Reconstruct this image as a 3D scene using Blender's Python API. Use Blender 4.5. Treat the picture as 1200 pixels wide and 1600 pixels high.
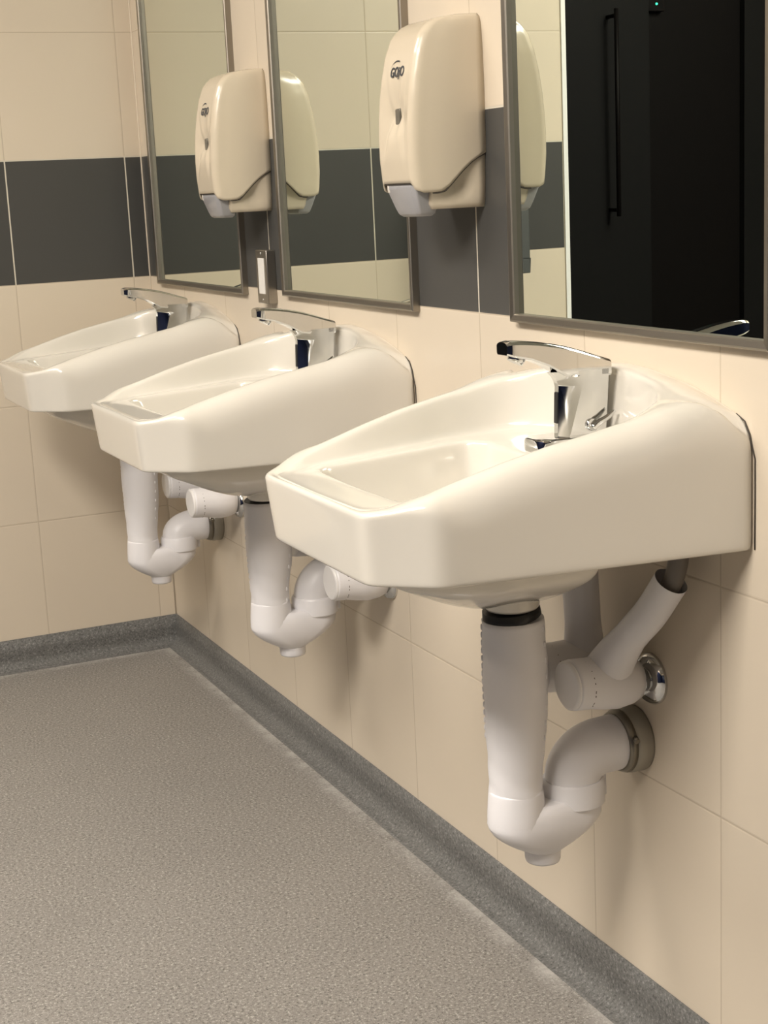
import bpy, math, random
import numpy as np
from mathutils import Matrix, Vector

for o in list(bpy.data.objects):
    bpy.data.objects.remove(o)
SC = bpy.context.scene
COL = SC.collection
R = random.Random(7)

# ------------------------------------------------------------------ camera
CAM = (-1.1058, -3.8635, 1.1711)
PITCH, ROLL, YAW, FPX = -0.2081, -0.0477, -0.4209, 2396.0
def cam_axes():
    cy, sy = math.cos(YAW), math.sin(YAW); cp, sp = math.cos(PITCH), math.sin(PITCH)
    f = Vector((-sy*cp, cy*cp, sp)); r = Vector((cy, sy, 0)); u = r.cross(f)
    cr, sr = math.cos(ROLL), math.sin(ROLL)
    return r*cr + u*sr, u*cr - r*sr, f
cr_, cu_, cf_ = cam_axes()
cam = bpy.data.objects.new('camera', bpy.data.cameras.new('camera'))
COL.objects.link(cam)
m = Matrix((cr_, cu_, -cf_)).transposed().to_4x4(); m.translation = Vector(CAM)
cam.matrix_world = m
cam.data.sensor_fit = 'AUTO'; cam.data.sensor_width = 36.0
cam.data.lens = FPX/1600*36.0
cam.data.clip_start = 0.02
SC.camera = cam

# ------------------------------------------------------------------ world, lights, exposure
w = bpy.data.worlds.new('world'); SC.world = w; w.use_nodes = True
w.node_tree.nodes['Background'].inputs[0].default_value = (1, .95, .88, 1)
w.node_tree.nodes['Background'].inputs[1].default_value = 0.02
vs = SC.view_settings
vs.view_transform = 'Standard'; vs.look = 'None'; vs.gamma = 1.0; vs.use_curve_mapping = False
vs.exposure = 0.18
CEIL = 2.60
LIGHT_COL = (1.0, 0.94, 0.875)
LIGHTS = [(-1.90, -1.20, 0.60, 1.15, 31.0), (-1.95, -2.95, 0.60, 1.15, 86.0)]
for (lx, ly, sx, sy, pw) in LIGHTS:
    ld = bpy.data.lights.new('ceiling_panel_light', 'AREA'); ld.shape = 'RECTANGLE'
    ld.size = sx; ld.size_y = sy; ld.energy = pw; ld.color = LIGHT_COL
    lo = bpy.data.objects.new('ceiling_panel_light', ld); COL.objects.link(lo)
    lo.location = (lx, ly, CEIL-0.035)

# ------------------------------------------------------------------ material helpers
def mat(name, col, rough=.5, metal=0., spec=.5, coat=0., coat_r=.05, **kw):
    M = bpy.data.materials.new(name); M.use_nodes = True
    b = M.node_tree.nodes['Principled BSDF']
    b.inputs['Base Color'].default_value = (*col, 1); b.inputs['Roughness'].default_value = rough
    b.inputs['Metallic'].default_value = metal; b.inputs['Specular IOR Level'].default_value = spec
    b.inputs['Coat Weight'].default_value = coat; b.inputs['Coat Roughness'].default_value = coat_r
    if 'emit' in kw:
        b.inputs['Emission Color'].default_value = (*kw['emit'], 1)
        b.inputs['Emission Strength'].default_value = kw.get('strength', 1)
    return M
class NT:
    def __init__(s, M): s.t = M.node_tree; s.b = s.t.nodes['Principled BSDF']
    def n(s, typ, **kw):
        x = s.t.nodes.new(typ)
        for k, v in kw.items(): setattr(x, k, v)
        return x
    def l(s, a, b): s.t.links.new(a, b)
    def val(s, sock, v):
        if hasattr(v, 'links'): s.l(v, sock)
        else: sock.default_value = v
    def math(s, op, a, b=0., c=None):
        x = s.n('ShaderNodeMath', operation=op)
        s.val(x.inputs[0], a); s.val(x.inputs[1], b)
        if c is not None: s.val(x.inputs[2], c)
        return x.outputs[0]
    def mix(s, f, a, b):
        x = s.n('ShaderNodeMix', data_type='RGBA')
        s.val(x.inputs[0], f)
        for sock, v in ((x.inputs[6], a), (x.inputs[7], b)):
            if isinstance(v, tuple): sock.default_value = (*v, 1)
            else: s.l(v, sock)
        return x.outputs[2]
    def noise(s, vec, scale, detail=2., rough=.5):
        x = s.n('ShaderNodeTexNoise'); s.l(vec, x.inputs['Vector'])
        x.inputs['Scale'].default_value = scale; x.inputs['Detail'].default_value = detail
        x.inputs['Roughness'].default_value = rough
        return x.outputs[0]
    def ramp(s, f, stops):
        x = s.n('ShaderNodeValToRGB'); s.l(f, x.inputs[0]); e = x.color_ramp.elements
        while len(e) < len(stops): e.new(.5)
        for q, (p_, c) in zip(e, stops):
            q.position = p_; q.color = (*c, 1) if len(c) == 3 else c
        return x.outputs[0]
    def bump(s, h, strength, dist):
        x = s.n('ShaderNodeBump'); x.inputs['Strength'].default_value = strength
        x.inputs['Distance'].default_value = dist; s.l(h, x.inputs['Height']); s.l(x.outputs[0], s.b.inputs['Normal'])
        return x
W_T, Z1 = 0.29985, 0.3778
BEIGE, CHAR = (0.67, 0.585, 0.465), (0.066, 0.065, 0.061)
def tile_material(name, axis, off):
    """300 mm square wall tiles: beige with one charcoal course; axis 0/1 is the running direction"""
    M = mat(name, BEIGE, .33, spec=.45); t = NT(M)
    pos = t.n('ShaderNodeNewGeometry').outputs['Position']
    sep = t.n('ShaderNodeSeparateXYZ'); t.l(pos, sep.inputs[0])
    a = t.math('DIVIDE', t.math('SUBTRACT', sep.outputs[axis], off), W_T)
    z = t.math('DIVIDE', t.math('SUBTRACT', sep.outputs[2], Z1), .30)
    def dist(v):
        f = t.math('FRACT', t.math('ADD', v, 50.0))
        return t.math('MULTIPLY', t.math('MINIMUM', f, t.math('SUBTRACT', 1.0, f)), .30)
    da, dz = dist(a), dist(z)
    d = t.math('MINIMUM', da, dz)
    inband = t.math('MULTIPLY', t.math('GREATER_THAN', z, 2.0), t.math('LESS_THAN', z, 3.0))
    # per-tile tone
    ia = t.math('FLOOR', a); iz = t.math('FLOOR', z)
    comb = t.n('ShaderNodeCombineXYZ'); t.l(ia, comb.inputs[0]); t.l(iz, comb.inputs[1])
    wn = t.n('ShaderNodeTexWhiteNoise'); t.l(comb.outputs[0], wn.inputs[0])
    tone = t.math('MULTIPLY_ADD', wn.outputs[0], .03, .985)
    nz = t.noise(pos, 3.5, 3.)
    tone = t.math('MULTIPLY', tone, t.math('MULTIPLY_ADD', nz, .08, .96))
    def scale(c):
        v = t.n('ShaderNodeVectorMath', operation='SCALE'); v.inputs[0].default_value = c; t.l(tone, v.inputs['Scale']); return v.outputs[0]
    tilec = t.mix(inband, scale(BEIGE), scale(CHAR))
    jb = t.math('LESS_THAN', d, .0011)
    jd = t.math('MULTIPLY', t.math('LESS_THAN', da, .0017), inband)
    jz = t.math('LESS_THAN', t.math('ABSOLUTE', t.math('MULTIPLY', t.math('SUBTRACT', z, 3.0), .30)), .0016)
    col = t.mix(jb, tilec, (.53, .45, .345))
    col = t.mix(t.math('MAXIMUM', jd, jz), col, (.62, .57, .47))
    t.l(col, t.b.inputs['Base Color'])
    t.l(t.math('ADD', t.math('MULTIPLY', jb, .4), t.math('MULTIPLY_ADD', t.noise(pos, 9, 2), .08, .30)), t.b.inputs['Roughness'])
    groove = t.math('MINIMUM', t.math('DIVIDE', d, .003), 1.0)
    h = t.math('ADD', groove, t.math('MULTIPLY', t.noise(pos, 6, 2), .35))
    t.bump(h, .35, .0012)
    return M
def vinyl(name, c0, c1, c2, scuff=False):
    M = mat(name, c1, .55, spec=.35); t = NT(M)
    pos = t.n('ShaderNodeNewGeometry').outputs['Position']
    n1 = t.noise(pos, 190, 2, .6); n2 = t.noise(pos, 420, 1, .5); n3 = t.noise(pos, 2.2, 4, .6)
    v = t.math('ADD', t.math('MULTIPLY', n1, .6), t.math('MULTIPLY', n2, .4))
    col = t.ramp(v, [(.36, c0), (.465, c1), (.54, c1), (.65, c2)])
    tone = t.math('MULTIPLY_ADD', n3, .28, .86)
    sc = t.n('ShaderNodeVectorMath', operation='SCALE'); t.l(col, sc.inputs[0]); t.l(tone, sc.inputs['Scale'])
    out = sc.outputs[0]
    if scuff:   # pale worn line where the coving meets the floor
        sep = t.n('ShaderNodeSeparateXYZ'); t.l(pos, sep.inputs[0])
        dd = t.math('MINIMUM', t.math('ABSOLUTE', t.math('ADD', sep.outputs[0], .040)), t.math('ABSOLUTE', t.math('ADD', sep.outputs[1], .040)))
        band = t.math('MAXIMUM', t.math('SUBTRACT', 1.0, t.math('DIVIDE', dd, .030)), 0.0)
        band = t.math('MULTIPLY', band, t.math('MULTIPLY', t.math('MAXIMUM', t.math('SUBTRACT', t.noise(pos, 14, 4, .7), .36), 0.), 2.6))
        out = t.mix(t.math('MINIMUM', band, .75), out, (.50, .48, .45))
    t.l(out, t.b.inputs['Base Color'])
    t.bump(v, .04, .0003)
    return M
def brushed(name, col, rough, axis=1):
    M = mat(name, col, rough, metal=1.0); t = NT(M)
    tc = t.n('ShaderNodeTexCoord'); mp = t.n('ShaderNodeMapping'); t.l(tc.outputs['Object'], mp.inputs[0])
    s = [300, 300, 300]; s[axis] = 3; mp.inputs['Scale'].default_value = s
    n = t.noise(mp.outputs[0], 1.0, 3)
    t.l(t.math('MULTIPLY_ADD', n, .2, rough-.1), t.b.inputs['Roughness'])
    t.bump(n, .02, .0002)
    return M
def ceramic(name, col):
    M = mat(name, col, .16, spec=.5, coat=.6, coat_r=.04); t = NT(M)
    pos = t.n('ShaderNodeTexCoord').outputs['Object']
    t.bump(t.noise(pos, 9, 2), .05, .004)
    return M

M = {}
M['tile_sink'] = tile_material('tile_sink_wall', 1, 0.0150)
M['tile_back'] = tile_material('tile_back_wall', 0, -0.0437)
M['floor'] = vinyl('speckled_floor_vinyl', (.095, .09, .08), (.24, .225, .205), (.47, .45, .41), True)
M['cove'] = vinyl('speckled_cove_vinyl', (.075, .075, .071), (.145, .143, .135), (.26, .256, .245))
M['ceiling'] = mat('ceiling_paint', (.62, .60, .56), .8)
M['ceramic'] = ceramic('cream_glazed_ceramic', (.685, .65, .578))
M['chrome'] = mat('chrome', (.66, .665, .66), .05, metal=1.)
M['steel'] = mat('satin_steel_frame', (.35, .32, .275), .40, metal=1.)
M['steelv'] = brushed('brushed_steel_plate', (.40, .375, .335), .34, 2)
M['mirror'] = mat('mirror_silver', (.79, .85, .77), .002, metal=1.)
M['black'] = mat('black_rubber', (.012, .012, .012), .45)
M['pvc'] = mat('white_pipe_cover_vinyl', (.79, .775, .785), .36, spec=.45)
t = NT(M['pvc']); t.bump(t.noise(t.n('ShaderNodeTexCoord').outputs['Object'], 26, 2), .12, .003)
M['pvc_cap'] = mat('white_cap_plastic', (.82, .80, .78), .3)
M['fitting'] = mat('dull_metal_fitting', (.36, .34, .29), .35, metal=.55)
M['fitting_dark'] = mat('aged_metal_ring', (.23, .21, .17), .28, metal=.7)
M['hose'] = mat('grey_supply_hose', (.16, .14, .12), .45)
M['abs'] = mat('cream_abs_plastic', (.62, .54, .415), .24, spec=.5, coat=.25, coat_r=.1)
M['abs_front'] = M['abs']
M['seam'] = mat('dark_seam', (.05, .04, .03), .7)
M['grey_push'] = mat('grey_push_plastic', (.34, .335, .345), .35)
M['clear'] = mat('milky_nozzle_plastic', (.66, .62, .55), .25)
M['smoke'] = mat('smoked_window', (.11, .10, .08), .12)
M['ink'] = mat('dark_blue_grey_ink', (.055, .06, .07), .5)
M['white_plastic'] = mat('white_switch_plastic', (.82, .80, .75), .35)
M['grout'] = mat('corner_grout', (.68, .60, .48), .6)
M['trim'] = mat('white_edge_trim', (.86, .86, .84), .3)
M['void_panel'] = mat('near_black_recess_shade', (.0062, .0060, .0058), .5, spec=.12)
M['void_door'] = mat('near_black_brown_shade', (.0036, .0028, .0026), .5, spec=.10)
M['navy'] = mat('dark_navy_reflection_panel', (.010, .014, .035), .4, spec=.2)
M['led'] = mat('green_led', (.02, .6, .3), .4, emit=(.05, 1., .45), strength=2.0)
M['lamp'] = mat('lamp_diffuser', (.9, .9, .9), .4, emit=(1, .9, .76), strength=6.0)
M['dark_steel'] = mat('shaded_steel_tray', (.10, .105, .10), .4, metal=.4)
M['towel_steel'] = mat('grey_steel_cabinet', (.15, .157, .152), .38, metal=.6)

# ------------------------------------------------------------------ mesh helpers
class MB:
    def __init__(s): s.v = []; s.f = []; s.sm = []
    def add(s, vs_, fs, smooth=True):
        b = len(s.v); s.v += [tuple(map(float, q)) for q in vs_]
        for f in fs: s.f.append([b+i for i in f]); s.sm.append(smooth)
        return s
    def box(s, a, b, smooth=False):
        x0, y0, z0 = a; x1, y1, z1 = b
        return s.add([(x0,y0,z0),(x1,y0,z0),(x1,y1,z0),(x0,y1,z0),(x0,y0,z1),(x1,y0,z1),(x1,y1,z1),(x0,y1,z1)],
                     [(0,3,2,1),(4,5,6,7),(0,1,5,4),(1,2,6,5),(2,3,7,6),(3,0,4,7)], smooth)
    def loft(s, rings, closed=True, cap0=True, cap1=True, smooth=True):
        n = len(rings[0]); vs_ = [p for r in rings for p in r]; fs = []
        for i in range(len(rings)-1):
            for j in range(n if closed else n-1):
                k = (j+1) % n
                fs.append((i*n+j, i*n+k, (i+1)*n+k, (i+1)*n+j))
        s.add(vs_, fs, smooth)
        if cap0: s.add(rings[0], [tuple(range(n))[::-1]], False)
        if cap1: s.add(rings[-1], [tuple(range(n))], False)
        return s
    def tube(s, pts, rad, n=28, cap0=True, cap1=True, wob=None):
        P = [np.array(q, float) for q in pts]
        rad = rad if hasattr(rad, '__len__') else [rad]*len(P)
        T = []
        for i in range(len(P)):
            d = P[min(i+1, len(P)-1)]-P[max(i-1, 0)]; T.append(d/np.linalg.norm(d))
        ref = np.array([0, 1., 0]) if abs(T[0][1]) < .9 else np.array([0, 0, 1.])
        u = ref - T[0]*(ref@T[0]); u /= np.linalg.norm(u); rings = []
        for i in range(len(P)):
            u = u - T[i]*(u@T[i]); u /= np.linalg.norm(u); v = np.cross(T[i], u)
            ring = []
            for j in range(n):
                a = 2*math.pi*j/n; r = rad[i]*(wob(i, a) if wob else 1.0)
                ring.append(P[i]+r*(math.cos(a)*u+math.sin(a)*v))
            rings.append(ring)
        return s.loft(rings, True, cap0, cap1)
    def build(s, name, material, parent=None, bevel=0., seg=2, angle=None):
        me = bpy.data.meshes.new(name); me.from_pydata(s.v, [], s.f); me.update()
        me.polygons.foreach_set('use_smooth', s.sm)
        import bmesh
        bm = bmesh.new(); bm.from_mesh(me)
        bmesh.ops.remove_doubles(bm, verts=bm.verts, dist=1e-6)
        bmesh.ops.recalc_face_normals(bm, faces=bm.faces)
        bm.to_mesh(me); bm.free()
        me.materials.append(material)
        o = bpy.data.objects.new(name, me); COL.objects.link(o)
        if parent: o.parent = parent
        if bevel:
            md = o.modifiers.new('bevel', 'BEVEL'); md.width = bevel; md.segments = seg; md.limit_method = 'ANGLE'; md.angle_limit = math.radians(30)
            md.harden_normals = False
            for p_ in me.polygons: p_.use_smooth = True
            me.set_sharp_from_angle(angle=math.radians(50))
        elif angle:
            me.set_sharp_from_angle(angle=math.radians(angle))
        return o
def smooth_path(pts, per=8):
    """Catmull-Rom through points (tuples of any length)"""
    P = [np.array(q, float) for q in pts]; P = [2*P[0]-P[1]]+P+[2*P[-1]-P[-2]]; out = []
    for i in range(1, len(P)-2):
        for k in range(per):
            t_ = k/per; a, b, c, d = P[i-1], P[i], P[i+1], P[i+2]
            out.append(.5*((2*b)+(-a+c)*t_+(2*a-5*b+4*c-d)*t_**2+(-a+3*b-3*c+d)*t_**3))
    out.append(P[-2]); return out
def empty(name, loc, label, cat, group=None):
    o = bpy.data.objects.new(name, None); COL.objects.link(o); o.location = loc; o.empty_display_size = .05
    o['label'] = label; o['category'] = cat
    if group: o['group'] = group
    return o
def tag(o, label, cat, group=None):
    o['label'] = label; o['category'] = cat
    if group: o['group'] = group
    return o
def struct(o): o['kind'] = 'structure'; return o
def copy_tree(o, parent=None):
    c = o.copy(); COL.objects.link(c); c.parent = parent
    for ch in [q for q in bpy.data.objects if q.parent == o]: copy_tree(ch, c)
    return c
def sstep(a, b, x):
    t_ = np.clip((x-a)/(b-a), 0, 1); return t_*t_*(3-2*t_)

# ------------------------------------------------------------------ room
XW, YB, XE = -2.55, -5.6, -1.248      # opposite wall, wall behind the camera, end of the back wall
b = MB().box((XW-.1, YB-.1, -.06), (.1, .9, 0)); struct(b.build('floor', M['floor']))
b = MB().box((XW-.1, YB-.1, CEIL), (.1, .9, CEIL+.06)); struct(b.build('ceiling', M['ceiling']))
b = MB().box((0, YB, 0), (.1, .1, CEIL)); struct(b.build('wall_right', M['tile_sink']))
b = MB().box((XE, 0, 0), (0, .1, CEIL)); struct(b.build('wall_back', M['tile_back']))
b = MB().box((XW-.1, YB, 0), (XW, .9, CEIL)); struct(b.build('wall_left', M['tile_sink']))
b = MB().box((XW, YB-.1, 0), (0, YB, CEIL)); struct(b.build('wall_front', M['tile_back']))
b = MB().box((XE-.010, -.004, 0), (XE+.004, .10, CEIL)); struct(b.build('trim_1', M['trim']))
b = MB().tube([(-.0012, -.0012, .079), (-.0012, -.0012, CEIL)], .0022, 8); struct(b.build('trim_2', M['grout']))
# unlit recess past the end of the back wall, its darkness painted in as near-black colour
b = MB().box((-1.745, .300, 0), (XE-.0105, .345, CEIL)).box((XE-.0105, .10, 0), (XE+.03, .9, CEIL))
struct(b.build('wall_recess', M['void_panel']))
b = MB().box((-2.110, .325, 0), (-1.745, .365, CEIL)); struct(b.build('door_1', M['void_door']))
b = MB().box((XW, .300, 0), (-2.110, .345, CEIL)); struct(b.build('wall_recess_side', M['void_panel']))

b = MB().box((-2.50, -5.58, .02), (-2.48, -.10, 2.05)).box((-2.48, -5.58, .02), (-.005, -5.56, 2.05)); struct(b.build('wall_reflection_panel', M['navy']))  # unseen navy panels, added so the chrome faucets reflect something dark
# coved skirting (mitred corner): height 80 mm, radius 32 mm
prof = [(0.0, .080), (-.0035, .080), (-.0038, .045)]
for k in range(0, 9):
    a = math.pi*k/16; prof.append((-.0038-.027*(1-math.cos(a)), .028-.0272*math.sin(a)))
prof += [(-.036, .0004), (-.036, .0001)]
r1 = [(x, YB, z) for x, z in prof]; r2 = [(x, x, z) for x, z in prof]; r3 = [(XE, x, z) for x, z in prof]
mb = MB(); mb.loft([r1, r2], closed=False, cap0=False, cap1=False); struct(mb.build('baseboard_right', M['cove']))
mb = MB(); mb.loft([r2, r3], closed=False, cap0=False, cap1=False); struct(mb.build('baseboard_back', M['cove']))

# ceiling lamps
for i, (lx, ly, sx, sy, pw) in enumerate(LIGHTS):
    e = empty('ceiling_light', (lx, ly, CEIL), ['long ceiling light panel nearest the tiled back wall', 'long ceiling light panel above the camera end of the room'][i], 'ceiling light')
    a, c = sx/2+.03, sy/2+.03
    mb = MB().box((-a, -c, -.03), (-a+.03, c, 0)).box((a-.03, -c, -.03), (a, c, 0)).box((-a+.03, -c, -.03), (a-.03, -c+.03, 0)).box((-a+.03, c-.03, -.03), (a-.03, c, 0))
    mb.build('frame', M['white_plastic'], e)
    MB().box((-a+.03, -c+.03, -.012), (a-.03, c-.03, -.006)).build('diffuser', M['lamp'], e)

# ------------------------------------------------------------------ wash basin
YC = [-2.193, -1.292, -0.415]
ZO = [0.0, -.004, -.002]
SEG = [16, 12, 22, 12, 12]
def half_loop(keys, sub=None):
    """keys: 6 points K0..K5, straight between them unless sub gives a function"""
    out = []
    for s_, n in enumerate(SEG):
        a, c = np.array(keys[s_]), np.array(keys[s_+1])
        for k in range(n):
            t_ = k/n
            out.append(sub[s_](t_) if sub and s_ in sub else tuple(a+(c-a)*t_))
    out.append(tuple(keys[5]))
    return out
def full(h):
    h = [np.array(q, float) for q in h]
    return np.array(h + [np.array((q[0], -q[1])) for q in h[-2:0:-1]])
def relax(P, it, mask=None):
    P = P.copy()
    for _ in range(it):
        Q = .5*P+.25*(np.roll(P, 1, 0)+np.roll(P, -1, 0))
        if mask is None: P = Q
        else: P = P*(1-mask[:, None])+Q*mask[:, None]
    return P
def make_basin(parent):
    O = full(half_loop([(0, 0), (0, .256), (-.19, .2335), (-.388, .210), (-.457, .155), (-.457, 0)]))
    O2 = full(half_loop([(0, 0), (0, .256), (-.19, .232), (-.386, .206), (-.450, .148), (-.450, 0)]))   # foot of the outer wall
    msk = sstep(-.02, -.06, O[:, 0])
    O = relax(O, 2, msk); O2 = relax(O2, 2, msk)
    N = len(O)
    ce, rx, ry = -.185, .157, .193
    def sup(a, rx_, ry_, q=3.0):
        c_, s_ = math.cos(a), math.sin(a); r_ = (abs(c_/rx_)**q+abs(s_/ry_)**q)**(-1/q); return (ce+r_*c_, r_*s_)
    arc = lambda a: sup(a, rx, ry)
    I = full(half_loop([(ce+rx, 0), arc(1.0), (ce, ry), (-.385, .172), (-.4475, .136), (-.4495, 0)],
             {0: lambda t_: arc(1.0*t_), 1: lambda t_: arc(1.0+(math.pi/2-1.0)*t_)}))
    I = relax(I, 3)
    rx2, ry2 = .142, .178
    arc2 = lambda a: sup(a, rx2, ry2)
    F = full(half_loop([(ce+rx2, 0), arc2(1.0), (ce, ry2), (-.380, .157), (-.437, .126), (-.441, 0)],
             {0: lambda t_: arc2(1.0*t_), 1: lambda t_: arc2(1.0+(math.pi/2-1.0)*t_)}))
    F = relax(F, 3)
    B = full(half_loop([(-.160, 0), (-.152, .105), (-.172, .140), (-.372, .138), (-.393, .124), (-.396, 0)]))
    B = relax(B, 7)
    D = full(half_loop([(-.178, 0), (-.176, .075), (-.190, .098), (-.315, .092), (-.338, .078), (-.342, 0)]))
    D = relax(D, 7)
    prof_x = [-.50, -.457, -.425, -.395, -.345, -.295, -.24, -.16, -.09, -.03, 0]
    prof_z = [.818, .8205, .826, .837, .851, .865, .878, .893, .906, .914, .917]
    ri_y = [0, .042, .10, .133, .16, .19, .24, .26]; ri_z = [.9360, .9355, .932, .929, .925, .919, .915, .914]
    wy_ = [0, .042, .133, .184, .222, .238, .248, .256]; wz_ = [.936, .9335, .920, .907, .894, .887, .872, .845]
    def H(P):
        p_ = np.interp(P[:, 0], prof_x, prof_z); wl = np.interp(np.abs(P[:, 1]), ri_y, ri_z)
        s_ = sstep(-.15, 0, P[:, 0]); return p_*(1-s_)+wl*s_
    def H3(P): return H(P)-(np.interp(np.abs(P[:, 1]), ri_y, ri_z)-np.interp(np.abs(P[:, 1]), wy_, wz_))*sstep(-.035, 0, P[:, 0])
    Hwall = lambda P: np.interp(np.abs(P[:, 1]), wy_, wz_)
    onwall = (np.abs(O[:, 0]) < .004).astype(float)
    front = sstep(-.34, -.43, O[:, 0])
    Rv = (.046*(1-front)+.007*front)*(1-onwall)+.002*onwall
    Rh = (.038*(1-front)+.007*front)*(1-onwall)+.006*onwall
    # inward direction: towards matching inner point
    dirn = I-O; L = np.linalg.norm(dirn, axis=1, keepdims=True); dirn = dirn/L
    Rh = np.minimum(Rh, L[:, 0]*.8)
    crest = O+dirn*Rh[:, None]; Hc = H(crest)
    nw = (1-onwall)*sstep(-.10, -.003, O[:, 0])     # side points close to the tiles: the shoulder rounds over more
    Rv = Rv+.018*nw; Rh = np.minimum(Rh+.020*nw, L[:, 0]*.85)
    crest = O+dirn*Rh[:, None]; Hc = H3(crest)
    Hw = Hwall(O)
    def ring(P, z): 
        z = np.broadcast_to(z, (N,)); return [(P[i, 0], P[i, 1], z[i]) for i in range(N)]
    rings = []
    cen = np.array([-.22, 0])
    rings.append(ring(cen+(O2-cen)*.82, .744))
    rings.append(ring(cen+(O2-cen)*.965, .737))
    rings.append(ring(cen+(O2-cen)*.990, .7355))
    rings.append(ring(O2+(cen-O2)*.002, .738))
    rings.append(ring(O2, .744))
    top = np.where(onwall > 0, Hw-.002, Hc-Rv)
    Rv = Hc-top
    for k in (1, 2, 3, 4):
        t_ = k/5; rings.append(ring(O2*(1-t_)+O*t_, .744*(1-t_)+top*t_))
    for k in range(0, 6):
        th = math.pi/2*k/5
        P = O+dirn*(Rh*(1-math.cos(th)))[:, None]; rings.append(ring(P, top+Rv*math.sin(th)))
    # crest to inner edge
    HI = H3(I)
    t1 = crest*.5+I*.5; rings.append(ring(t1, H3(t1)-.0002))
    rings.append(ring(I, HI-.003))
    Lz = lambda P: .8195+(P[:, 0]+.457)*.052
    LF = Lz(F); rise = np.maximum(HI-.003-LF, .0005)
    for (tt, zz) in ((.12, .93), (.28, .75), (.5, .45), (.72, .20), (.88, .07)):
        rings.append(ring(I*(1-tt)+F*tt, LF+rise*zz))
    rings.append(ring(F+(cen-F)*.015, LF))
    for tt in (.25, .5, .8):
        P = F*(1-tt)+B*tt; rings.append(ring(P, Lz(P)))
    LB = Lz(B)
    rings.append(ring(B, LB-.0006))
    for (tt, dz) in ((.04, .004), (.10, .012)):
        P = B*(1-tt)+D*tt; rings.append(ring(P, LB-dz))
    zb_ = .700
    for tt in (.25, .45, .65, .82):
        P = B*(1-tt)+D*tt; rings.append(ring(P, LB*(1-tt)+zb_*tt-.010*(1-tt)))
    P = B*.06+D*.94; rings.append(ring(P, zb_+.003))
    dc = np.array([-.185, 0])
    for (k, z) in ((1.0, .699), (.7, .694), (.4, .689), (.2, .687)):
        rings.append(ring(cen*(1-k)*0+dc*(1-k)+D*k, z))
    rings.append(ring(dc+(D-dc)*.02, .6865))
    mb = MB(); mb.loft(rings, cap0=True, cap1=True)
    # bulge of the bowl under the rim
    Bo = full(half_loop([(-.122, 0), (-.122, .125), (-.150, .158), (-.360, .140), (-.398, .112), (-.402, 0)])); Bo = relax(Bo, 8)
    bc = np.array([-.20, 0]); ur = [ring(Bo, .748)]
    for (k, z) in ((1.0, .735), (.995, .722), (.975, .710), (.93, .700), (.86, .692), (.76, .683), (.62, .672), (.45, .661), (.30, .653), (.20, .650)):
        q = dc if k < .5 else bc
        P = bc*(1-k)+Bo*k if k >= .5 else dc*(1-k)+Bo*k
        ur.append(ring(P, z+(.735-z)*.30*sstep(-.26, -.40, P[:, 0]) if z < .735 else z))
    mb.loft(ur, cap0=True, cap1=True)
    o = mb.build('basin', M['ceramic'], parent)
    md = o.modifiers.new('sub', 'SUBSURF'); md.levels = 1; md.render_levels = 1
    # drain neck and chrome grid drain
    MB().tube([(-.185, 0, .660), (-.185, 0, .650), (-.185, 0, .640), (-.185, 0, .6365)], [.036, .037, .036, .034], 32).build('drain_neck', M['ceramic'], parent)
    g = MB().tube([(-.185, 0, .6855), (-.185, 0, .690)], [.024, .022], 28).build('drain_grate', M['chrome'], parent)
    # sealant bead against the tiles
    Zw = lambda y: float(np.interp(abs(y), wy_, wz_))
    for sg in (1, -1):
        pts = [(-.0010, sg*.2572, .737), (-.0010, sg*.2574, .80)]+[(-.0010, sg*y, Zw(y)) for y in (.2572, .252, .248, .238, .222)]
        MB().tube(pts, .0009, 8).build('sealant', M['seam'], parent)
SL = ['cream wall-hung washbasin nearest the camera, under the widest mirror view', 'cream wall-hung washbasin in the middle of the row of three', 'cream wall-hung washbasin farthest away, beside the tiled corner']
def make_sink():
    e = empty('washbasin', (0, 0, 0), SL[0], 'sink', 'row of wall-hung washbasins'); make_basin(e); return e
sink0 = make_sink()

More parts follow.
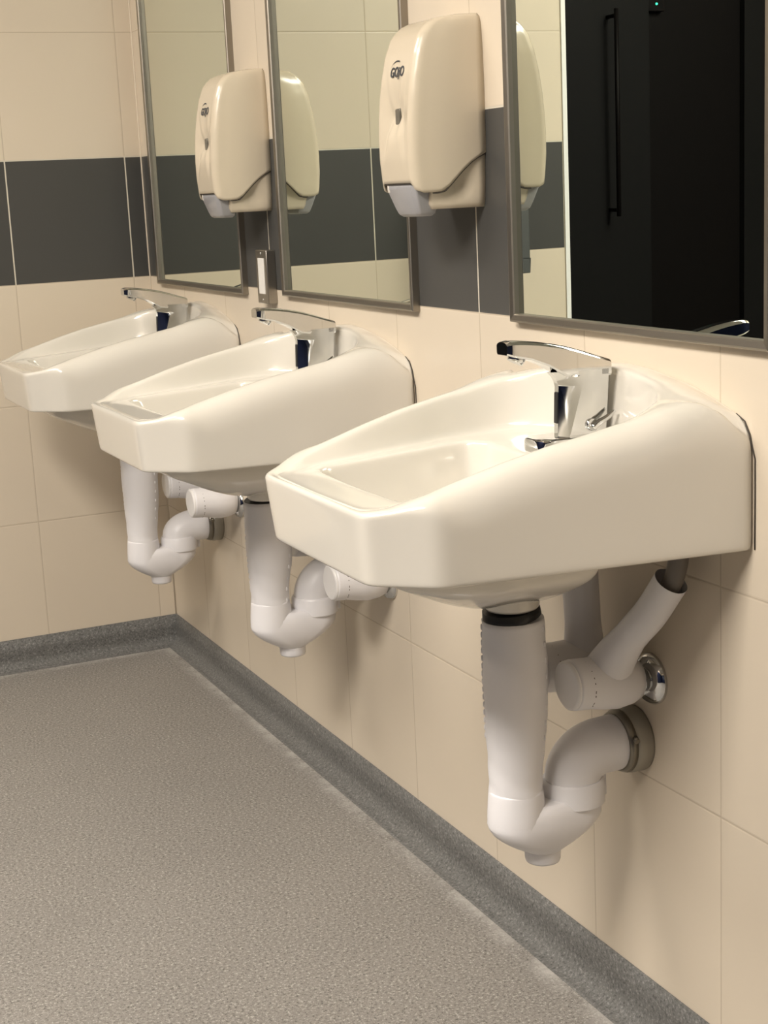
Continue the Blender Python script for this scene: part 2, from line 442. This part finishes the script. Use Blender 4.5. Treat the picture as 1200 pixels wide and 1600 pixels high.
# ------------------------------------------------------------------ sensor faucet
def make_faucet():
    e = empty('sensor_faucet', (0, 0, 0), '', 'faucet', 'chrome faucets on the basins')
    # origin: basin centre line at the wall; same frame as the basin
    def column(z, xf, hw, ch, xb):
        return [(xf, -hw*.24, z), (xf, hw*.24, z), (xf+ch, hw, z), (xb-.004, hw, z), (xb, hw-.004, z), (xb, -hw+.004, z), (xb-.004, -hw, z), (xf+ch, -hw, z)]
    mb = MB()
    rs = []
    for z, xf, hw, ch, xb in ((.850, -.113, .0185, .009, -.046), (.915, -.1105, .020, .026, -.042), (.922, -.1125, .020, .028, -.0415), (.928, -.1160, .020, .030, -.0415), (.934, -.122, .020, .033, -.041)):
        rs.append(column(z, xf, hw, ch, xb))
    mb.loft(rs, cap0=True, cap1=True, smooth=False)
    # spout: cross sections from the back of the head to the tip
    tops = [(-.041, .9455), (-.055, .9500), (-.080, .9585), (-.105, .9660), (-.130, .9715), (-.155, .9755), (-.178, .9775), (-.1875, .9765)]
    bots = {-.041: .925, -.055: .925, -.080: .925, -.105: .929, -.130: .9435, -.155: .9535, -.178: .9585, -.1875: .9615}
    hws = {-.041: .0200, -.055: .0200, -.080: .0198, -.105: .0190, -.130: .0180, -.155: .0170, -.178: .0160, -.1875: .0135}
    rs = []
    for x, zt in smooth_path(tops, 3):
        xs = sorted(bots); zb_ = float(np.interp(x, xs, [bots[q] for q in xs])); hw = float(np.interp(x, xs, [hws[q] for q in xs]))
        h = zt-zb_; c1 = min(.0035, h*.3)
        rs.append([(x, -hw+.002, zb_), (x, hw-.002, zb_), (x, hw, zb_+c1*.7), (x, hw, zt-c1), (x, hw-.003, zt-.0008), (x, hw*.4, zt+.0008), (x, -hw*.4, zt+.0008), (x, -hw+.003, zt-.0008), (x, -hw, zt-c1), (x, -hw, zb_+c1*.7)])
    mb.loft(rs, cap0=True, cap1=True)
    o = mb.build('body', M['chrome'], e, angle=35)
    mb = MB()
    pl = []
    for k in range(40):
        a = 2*math.pi*k/40; c_, s_ = math.cos(a), math.sin(a); q = 5.0
        r_ = (abs(c_)**q+abs(s_)**q)**(-1/q); pl.append((r_*c_, r_*s_))
    mb.loft([[(-.098+.052*x*k, .0285*y*k2, z) for x, y in pl] for k, k2, z in ((1, 1, .8335), (1, 1, .8475), (.985, .97, .8505), (.95, .92, .8515))])
    mb.build('base_plate', M['chrome'], e, angle=35)
    mb = MB(); mb.add([(-.1150, -.0040, .868), (-.1150, .0040, .868), (-.1134, .0040, .908), (-.1134, -.0040, .908), (-.1100, -.0040, .868), (-.1100, .0040, .868), (-.1080, .0040, .908), (-.1080, -.0040, .908)], [(0,1,2,3),(7,6,5,4),(0,4,5,1),(1,5,6,2),(2,6,7,3),(3,7,4,0)], False); w_ = mb.build('sensor_window', M['black'], e, bevel=.001)
    # move it to sit proud of the tilted front face
    w_.rotation_euler = (0, 0, 0); w_.location = (.0012, 0, 0)
    mb = MB().tube([(-.166, 0, .958), (-.170, 0, .9505)], [.0115, .0105], 24); mb.build('aerator', M['chrome'], e)
    # temperature lever on the right-hand side
    mb = MB()
    lv = [[(-.077+dx, -.0195+dy, .863+dz) for dx, dz in ((-.006, -.006), (.006, -.007), (.007, .006), (-.005, .008))] for dy, dx_, dz_ in [(0, 0, 0)]]
    mb.tube([(-.072, -.018, .864), (-.072, -.024, .865)], [.008, .0075], 20)
    mb.tube(smooth_path([(-.074, -.026, .861), (-.066, -.028, .868), (-.056, -.030, .873), (-.044, -.031, .881)], 4), [.0045, .0045, .0043, .0042, .004, .004, .0038, .0037, .0036, .0034, .003, .0025, .002], 12)
    mb.build('temperature_lever', M['chrome'], e)
    return e
FL = ['chrome sensor faucet on the nearest basin', 'chrome sensor faucet on the middle basin', 'chrome sensor faucet on the farthest basin, by the back wall']
fau0 = make_faucet(); fau0['label'] = FL[0]

# ------------------------------------------------------------------ drain trap with white protective covers
def make_trap(label, loc, up=0., nut=True, arm=0.):
    """up: how much higher the bend hangs; arm: extra height of the outlet arm"""
    e = empty('drain_trap', loc, label, 'drain pipe', 'white covered drain traps')
    wob = lambda i, a: 1.0+.012*math.sin(3*a+i*.9)
    U = up; zt = .623 if nut else .629
    ctrl = [(-.184, 0, zt), (-.183, 0, .585), (-.1825, 0, .545), (-.184, 0, .47+U*.7), (-.186, 0, .43+U), (-.187, 0, .40+U), (-.187, 0, .378+U)]
    path = smooth_path(ctrl, 6)
    zk = [.37+U, .40+U, .43+U, .47+U*.7, .545, .585, .629]; rk = [.0365, .0350, .0365, .0400, .0425, .0415, .0400]
    zx = [q[2] for q in ctrl][::-1]; xx = [q[0] for q in ctrl][::-1]
    rad = [float(np.interp(q[2], zk, rk)) for q in path]
    mb = MB().tube(path, rad, 36, wob=wob)
    sleeve = mb.build('tailpiece_sleeve', M['pvc'], e)
    # scalloped zip edge down each side of the sleeve
    for ang, n_, dz_ in ((math.radians(150), 15, .0105), (math.radians(-50), 9, .021)):
        mb = MB()
        for k in range(n_):
            z = .611-dz_*k
            rr = float(np.interp(z, zk, rk)); x0 = float(np.interp(z, zx, xx))
            cx, cy = x0+rr*math.cos(ang), rr*math.sin(ang)
            mb.tube([(cx, cy, z+.0042), (cx, cy, z+.002), (cx, cy, z-.002), (cx, cy, z-.0042)], [.0005, .0017, .0017, .0005], 8)
        mb.build('zip_edge', M['pvc'], sleeve)
    MB().tube([(-.186, 0, .6355), (-.185, 0, zt+.001), (-.184, 0, zt+.0005)], [.0375, .0385, .037], 32).build('black_slip_nut', M['black'], e)
    # U bend: a shallow trough joining two short sockets
    x1, x2 = -.187, -.100
    mb = MB().tube([(x1, 0, .390+U), (x1, 0, .387+U), (x1, 0, .382+U), (x1, 0, .372+U), (x1, 0, .360+U), (x1, 0, .350+U), (x1, 0, .343+U), (x1, 0, .336+U)], [.0354, .0361, .0367, .0375, .0384, .0389, .0388, .0376], 36)
    mb.tube([(x2, 0, .372+U), (x2, 0, .342+U)], [.0378, .0378], 36)
    def trough(z, cx, hl, r_):
        ring = []
        for k in range(48):
            a = 2*math.pi*(k+.5)/48; c_, s_ = math.cos(a), math.sin(a)
            ring.append((cx+math.copysign(hl, c_)+r_*c_, r_*s_, z+U))
        return ring
    rows = [(.3680, .0435, .0300), (.3635, .0435, .0345), (.3570, .0435, .0374), (.3500, .0435, .0386), (.3420, .0428, .0390), (.3350, .0400, .0388),
            (.3270, .0345, .0378), (.3200, .0275, .0362), (.3140, .0205, .0342), (.3085, .0135, .0318), (.3040, .0075, .0292), (.3005, .0030, .0270), (.2980, .0005, .0256)]
    mb.loft([trough(z, -.1435-.0055*max(0, min(1, (.35-z)/.045)), hl, r_) for z, hl, r_ in rows])
    mb.build('trap_bend', M['pvc'], e)
    mb = MB().tube([(-.149, 0, .2995+U), (-.149, 0, .2960+U), (-.149, 0, .2900+U), (-.149, 0, .2840+U), (-.149, 0, .2808+U), (-.149, 0, .2795+U)], [.0262, .0250, .0243, .0240, .0228, .0190], 32)
    mb.build('cleanout_cap', M['pvc'], e)
    # collar + elbow + arm
    mb = MB().tube([(x2, 0, .353+U), (x2, 0, .356+U), (x2, 0, .384+U), (x2, 0, .388+U)], [.040, .0432, .0428, .040], 36)
    mb.box((x2+.040, -.004, .354+U), (x2+.0505, .004, .387+U))
    mb.build('collar', M['pvc'], e, angle=40)
    za = .4245+U+arm; z1_ = .384+U
    pts = [(x2, 0, z1_)]
    for k in range(0, 11):
        a = math.pi-math.pi/2*k/10*.90
        pts.append((x2+.046+.046*math.cos(a), 0, z1_+.003+(za-z1_-.004)*math.sin(a)))
    pts += [(x2+.062, -.0015, za), (-.022, -.003, za+.002)]
    MB().tube(pts, [.0378]*len(pts), 36).build('elbow_sleeve', M['pvc'], e)
    zr = za+.001
    ring = MB().tube([(-.033, -.003, zr), (-.031, -.003, zr), (-.018, -.003, zr), (-.003, -.003, zr), (.0, -.003, zr)], [.0370, .0405, .0452, .0455, .0450], 36).build('wall_ring', M['fitting'], e)
    mb = MB().tube([(-.0345, -.003, zr), (-.0335, -.003, zr), (-.0250, -.003, zr)], [.0385, .0405, .0440], 36)
    mb.tube([(-.027, -.0405, zr+.015), (-.027, -.047, zr+.012)], [.0045, .004], 10)
    mb.build('clamp_band', M['fitting_dark'], ring)
    return e
make_trap('white covered drain trap under the nearest basin', (0, YC[0], 0))
make_trap('white covered drain trap under the middle basin', (0, YC[1]+.012, -.002), up=.050, nut=False)
make_trap('white covered drain trap under the farthest basin, against the back wall', (0, YC[2]-.002, 0), nut=False, arm=-.016)

# ------------------------------------------------------------------ supply valves with covers
def make_valve(side, label, loc, y0, z0, xs=0.):
    """side -1: the one nearer the camera, +1: the one behind; xs shortens it"""
    e = empty('supply_valve', loc, label, 'supply valve', 'white covered supply valves')
    ax = [(-.128, y0, z0+.012), (-.124, y0, z0+.012), (-.100, y0, z0+.010), (-.080, y0, z0+.008), (-.060, y0, z0+.006), (-.038, y0, z0+.004), (-.028, y0, z0+.003)]
    vsl = MB().tube(ax, [.0325, .0335, .0335, .0355, .0365, .0320, .0275], 36).build('valve_sleeve', M['pvc'], e)
    MB().tube([(-.1325, y0, z0+.012), (-.130, y0, z0+.012), (-.1265, y0, z0+.012)], [.029, .0325, .0325], 36).build('end_cap', M['pvc_cap'], e)
    mb = MB()
    for k in range(12):
        a0 = 2*math.pi*k/12
        r_ = .0337
        mb.add([(-.1085+dx, y0+r_*math.cos(a0+da), z0+.0105+r_*math.sin(a0+da)) for dx, da in ((0, 0), (.0012, 0), (.0012, .28), (0, .28))], [(0, 1, 2, 3)], False)
    mb.build('perforation', M['seam'], vsl)
    MB().tube([(-.034, y0, z0), (-.012, y0, z0)], [.016, .016], 24).build('valve_stem', M['chrome'], e)
    for ch_ in [q for q in bpy.data.objects if q.parent == e]: ch_.location.x = xs
    MB().tube([(-.014, y0, z0-.001), (-.010, y0, z0-.001), (-.004, y0, z0-.001), (-.000, y0, z0-.001)], [.018, .030, .0345, .035], 36).build('wall_flange', M['chrome'], e)
    if side < 0:
        pts = smooth_path([(-.072, y0+.004, z0+.012), (-.066, y0-.016, z0+.046), (-.058, y0-.044, z0+.082), (-.050, y0-.072, z0+.114), (-.040, y0-.102, z0+.160)], 6)
        MB().tube(pts, [.034-.012*min(1, i/11) for i in range(len(pts))], 28, cap1=False).build('supply_sleeve', M['pvc'], e)
        pts = smooth_path([(-.046, y0-.088, z0+.130), (-.040, y0-.104, z0+.158), (-.036, y0-.112, z0+.190), (-.036, y0-.112, .742)], 5)
        MB().tube(pts, .0125, 20).build('supply_hose', M['hose'], e)
    elif side > 0:
        pts = smooth_path([(-.054, y0, z0+.010), (-.055, y0-.002, z0+.05), (-.060, y0-.006, z0+.11), (-.068, y0-.012, .728)], 6)
        MB().tube(pts, [.030-.0055*min(1, i/8) for i in range(len(pts))], 28).build('supply_sleeve', M['pvc'], e)
    else:
        pts = smooth_path([(-.060, y0, z0+.010), (-.062, y0+.030, z0+.07), (-.066, y0+.06, z0+.14), (-.070, y0+.075, .728)], 6)
        MB().tube(pts, [.031-.0075*min(1, i/8) for i in range(len(pts))], 28).build('supply_sleeve', M['pvc'], e)
    return e
make_valve(-1, 'white covered supply valve nearer the camera under the nearest basin, sleeve angled to the wall', (0, YC[0], 0), -.043, .521)
make_valve(1, 'white covered supply valve half hidden behind another under the nearest basin', (0, YC[0], 0), .040, .521)
make_valve(0, 'white covered supply valve right of the drain trap under the middle basin', (0, YC[1], 0), -.113, .476, .014)
make_valve(1, 'white covered supply valve behind the drain trap elbow under the middle basin', (0, YC[1], 0), .072, .520, .014)
make_valve(0, 'white covered supply valve with chrome flange, right of the drain trap under the farthest basin', (0, YC[2], 0), -.175, .484, .014)
make_valve(1, 'white covered supply valve tucked under the bowl of the farthest basin, left of its neighbour', (0, YC[2], 0), .012, .498, .014)

for i in (1, 2):
    for src, labs in ((sink0, SL), (fau0, FL)):
        c = copy_tree(src); c['label'] = labs[i]; c.location = (0, YC[i], ZO[i])
for src, labs in ((sink0, SL), (fau0, FL)):
    src.location = (0, YC[0], ZO[0]); src['label'] = labs[0]

# ------------------------------------------------------------------ framed mirrors
def make_mirror(y_hi, w_, zb_, zt, label):
    e = empty('mirror', (0, y_hi-w_/2, zb_), label, 'mirror', 'steel framed mirrors above the basins')
    h = zt-zb_; hw = w_/2
    # frame profile: (inset from outer edge, x)
    pr = [(0, 0), (0, -.0125), (.0010, -.0140), (.0030, -.0145), (.0100, -.0130), (.0115, -.0110), (.0115, -.0035), (.0115, 0)]
    rings = []
    for sy, sz in ((1, 0), (-1, 0), (-1, 1), (1, 1)):
        rings.append([(x, sy*(hw-ins), (ins if sz == 0 else h-ins)) for ins, x in pr])
    rings.append(rings[0])
    MB().loft(rings, closed=True, cap0=False, cap1=False, smooth=False).build('frame', M['steel'], e)
    MB().box((-.0040, -hw+.0095, .0095), (-.0005, hw-.0095, h-.0095)).build('glass', M['mirror'], e)
    return e
make_mirror(-1.903, .587, .9725, 2.00, 'steel framed mirror above the nearest basin, reflecting a black recess')
make_mirror(-.978, .600, .970, 2.00, 'steel framed mirror above the middle basin, between the two soap dispensers')
make_mirror(-.103, .640, .963, 2.00, 'steel framed mirror above the farthest basin, beside the corner')

# ------------------------------------------------------------------ soap dispensers
def make_dispenser():
    e = empty('soap_dispenser', (0, 0, 1.138), '', 'soap dispenser', 'cream soap dispensers between the mirrors')
    Zp = [1.136, 1.150, 1.165, 1.180, 1.21, 1.24, 1.27, 1.30, 1.33, 1.36, 1.385, 1.400, 1.408, 1.413]
    Dp = [.109, .112, .115, .1165, .119, .119, .1175, .1145, .110, .1035, .094, .081, .064, .030]
    Wp = [.060, .063, .0650, .066, .0665, .067, .067, .067, .0665, .0655, .0640, .0620, .0590, .052]
    def outline(z, k=0.):
        d = float(np.interp(z, Zp, Dp))-k; hw = float(np.interp(z, Zp, Wp))-k; r_ = min(.017, d*.45); pts = []
        # start back +y, go to front, to back -y
        for t_ in np.linspace(0, 1, 9)[:-1]: pts.append((-t_*(d-r_)*1.0, hw-.006*t_**3))
        for a in np.linspace(0, math.pi/2, 9): pts.append((-(d-r_)-r_*math.sin(a), (hw-.006-r_*.8)+r_*.8*math.cos(a)))
        n_ = 40
        y_ = hw-.006-r_*.8
        for t_ in np.linspace(0, 1, n_+1)[1:-1]: pts.append((-d, y_-2*y_*t_))
        for a in np.linspace(math.pi/2, 0, 9): pts.append((-(d-r_)-r_*math.sin(a), -(y_+r_*.8*math.cos(a))))
        for t_ in np.linspace(1, 0, 9)[1:]: pts.append((-t_*(d-r_), -(hw-.006*t_**3)))
        return pts
    def zbot(x, y):
        q = -x
        return float(np.interp(q, [0, .02, .04, .055, .066, .075, .100, .112, .118], [1.2155, 1.206, 1.190, 1.175, 1.1645, 1.1615, 1.1615, 1.166, 1.181]))-1.138
    n = len(outline(1.3)); rings = []
    for t_ in list(np.linspace(0, 1, 44)[:-1])+[1.0]:
        ring = []
        for j in range(n):
            z = 1.413
            zz = 1.3
            for _ in range(4):
                x, y = outline(zz)[j]
                zb_ = zbot(x, y)+1.138
                zz = 1.413-(1.413-zb_)*(1-(1-t_)**1.0) if t_ > 0 else 1.413
            x, y = outline(zz)[j]
            # pinched window: scoops either side of the centre ridge
            if x < -.085:
                dzc = abs(zz-1.272); ridge = .010+.55*dzc; fade = max(0, 1-dzc/.075)*max(0, 1-max(0, abs(y)-.030)/.020)
                if abs(y) > ridge*.6: x += .0055*fade*min(1, (abs(y)-ridge*.6)/.012)
                x += .0105*math.exp(-(y/.020)**2-((zz-1.272)/(.020 if zz < 1.272 else .042))**2)
            ring.append((x, y, zz-1.138))
        rings.append(ring)
    rings = rings[::-1]
    # finer z sampling through interpolation of rings
    mb = MB(); mb.loft(rings, closed=True, cap0=False, cap1=False)
    top = rings[-1]; cx = -.03
    tr = [top]
    for k in (.7, .4, .1): tr.append([(cx*(1-k)*.5+p_[0]*k, p_[1]*k, .275+.0012*(1-k)) for p_ in top])
    mb.loft(tr, closed=True, cap0=False, cap1=True)
    o = mb.build('cover', M['abs'], e)
    md = o.modifiers.new('solid', 'SOLIDIFY'); md.thickness = .0025; md.offset = -1
    for sg in (1, -1):
        sp = []
        for q in (.0015, .02, .04, .055, .066, .0715, .078, .086):
            zz = zbot(-q, 0)+1.138; hw = float(np.interp(zz, Zp, Wp))-.006*(q/.10)**3*1.2
            sp.append((-q, sg*(hw-.0014), zz-1.138-.0010))
        MB().tube(smooth_path(sp, 3), .0013, 8).build('seam', M['seam'], o)
    # housing behind and below
    hr = []
    for z in np.linspace(1.137, 1.235, 14):
        ring = []
        ol = outline(max(z, 1.150), .0035)
        tlow = max(0, (1.150-z)/.013)
        for (x, y) in ol:
            x = max(x, -.108 if z > 1.168 else -.086)
            k = 1-.06*tlow**2
            dent = .012*math.exp(-((x+.038)/.018)**2-((z-1.172)/.022)**2)
            dent += .008*math.exp(-((x+.085)/.025)**2-((z-1.145)/.015)**2)
            ring.append((x*(k if x < -.01 else 1), y*k-math.copysign(dent, y)*(abs(y) > .03), z-1.138))
        hr.append(ring)
    MB().loft(hr).build('housing', M['abs'], e)
    # push lever
    def rr(x0, x1, hy, z, c_=.008):
        return [(x0, -hy+c_, z), (x0, hy-c_, z), (x0+c_*.6, hy, z), (x1, hy, z), (x1, -hy, z), (x0+c_*.6, -hy, z)]
    z0 = -1.138
    MB().loft([rr(-.1130, -.066, .049, 1.176+z0), rr(-.1130, -.066, .049, 1.168+z0), rr(-.1040, -.070, .0405, 1.140+z0), rr(-.1005, -.072, .037, 1.131+z0), rr(-.096, -.075, .032, 1.127+z0)], smooth=False).build('push_lever', M['grey_push'], e, bevel=.0015)
    MB().tube([(-.106, .037, 1.180+z0), (-.106, .037, 1.166+z0), (-.102, .034, 1.159+z0)], [.008, .0075, .004], 16).build('nozzle_guard', M['clear'], e)
    MB().box((-.1150, -.046, 1.1745+z0), (-.080, .046, 1.1815+z0)).build('shadow_gap', M['seam'], e)
    # window
    MB().box((-.1105, -.0095, 1.260+z0), (-.102, .0075, 1.284+z0)).build('level_window', M['smoke'], o, bevel=.002)
    # printed logo: heavy lettering with an arc over it
    cu = bpy.data.curves.new('logo_text', 'FONT'); cu.body = 'GOjO'; cu.size = .0170; cu.extrude = .0003; cu.offset = .00032; cu.align_x = 'CENTER'; cu.space_character = 1.06
    tmp = bpy.data.objects.new('logo_text', cu); COL.objects.link(tmp)
    dg = bpy.context.evaluated_depsgraph_get(); me = bpy.data.meshes.new_from_object(tmp.evaluated_get(dg)); bpy.data.objects.remove(tmp)
    zc_ = 1.3295
    def onfront(u, v, lift=.0006):
        z = zc_+v; d = float(np.interp(z, Zp, Dp)); return (-d-lift, -u-.004, z-1.138)
    lg = MB()
    vs_ = [onfront(q.co.x, q.co.y*1.15, .0004+q.co.z) for q in me.vertices]
    lg.add(vs_, [tuple(p_.vertices) for p_ in me.polygons], False)
    for k in range(14):
        a0 = math.radians(160-k*6.5); a1 = math.radians(160-(k+1)*6.5)
        th = .0009*(.4+k/14); cxx, cyy, rx_, ry_ = -.004, .008, .021, .015
        lg.add([onfront(cxx+rx_*math.cos(a0), cyy+ry_*math.sin(a0)), onfront(cxx+rx_*math.cos(a1), cyy+ry_*math.sin(a1)), onfront(cxx+rx_*math.cos(a1), cyy+(ry_-th*2)*math.sin(a1)), onfront(cxx+rx_*math.cos(a0), cyy+(ry_-th*2)*math.sin(a0))], [(0, 1, 2, 3)], False)
    lg.build('logo', M['ink'], o)
    return e
d0 = make_dispenser(); d0.location = (-.0005, -1.7565, 1.138); d0['label'] = 'cream soap dispenser between the nearest and the middle mirrors'
d1 = copy_tree(d0); d1.location = (-.0005, -.857, 1.138); d1['label'] = 'cream soap dispenser between the middle and the farthest mirrors'

# ------------------------------------------------------------------ steel switch plate under the far dispenser
e = empty('switch_plate', (0, -.885, 1.005), 'narrow steel plate with a white switch strip on the wall under the far soap dispenser', 'switch')
MB().box((-.020, -.031, -.054), (0, .031, .054)).build('plate', M['steelv'], e, bevel=.0015)
MB().box((-.0215, -.0165, -.034), (-.0195, .0165, .038)).build('rocker', M['white_plastic'], e, bevel=.0005)
for z in (-.046, .047): MB().tube([(-.0195, 0, z), (-.0210, 0, z)], [.0028, .0024], 12).build('screw', M['chrome'], e)

# ------------------------------------------------------------------ steel towel dispenser on the back wall (seen only in the near mirror)
e = empty('towel_dispenser', (-.935, 0, .920), 'grey steel paper towel dispenser on the back wall, seen in the nearest mirror', 'towel dispenser')
mb = MB().box((-.135, -.10, 0), (.135, 0, .040)).box((-.135, -.10, .040), (-.100, 0, .300)).box((.100, -.10, .040), (.135, 0, .300)).box((-.100, -.10, .215), (.100, 0, .300)).box((-.100, -.015, .040), (.100, 0, .215))
mb.build('cabinet', M['towel_steel'], e, bevel=.002)
MB().box((-.100, -.098, .0402), (.100, -.015, .0425)).build('tray_lip', M['chrome'], e)

# ------------------------------------------------------------------ things in the dark recess
e = empty('door_pull', (-1.593, .300, 1.05), 'black vertical pull bar on the dark panel, dim in the nearest mirror', 'door handle')
MB().tube([(0, -.05, 0), (0, -.05, .62)], .007, 14).build('bar', M['void_door'], e)
for z in (.02, .60): MB().tube([(0, -.05, z), (0, 0, z)], .006, 12).build('standoff', M['void_door'], e)
e = empty('door_sensor', (-1.776, .325, 1.680), 'small black sensor with a green light above the dark door', 'sensor')
MB().box((-.03, -.022, -.012), (.03, 0, .030)).build('case', M['void_door'], e, bevel=.002)
MB().tube([(0, -.022, .010), (0, -.025, .010)], [.004, .003], 12).build('indicator', M['led'], e)
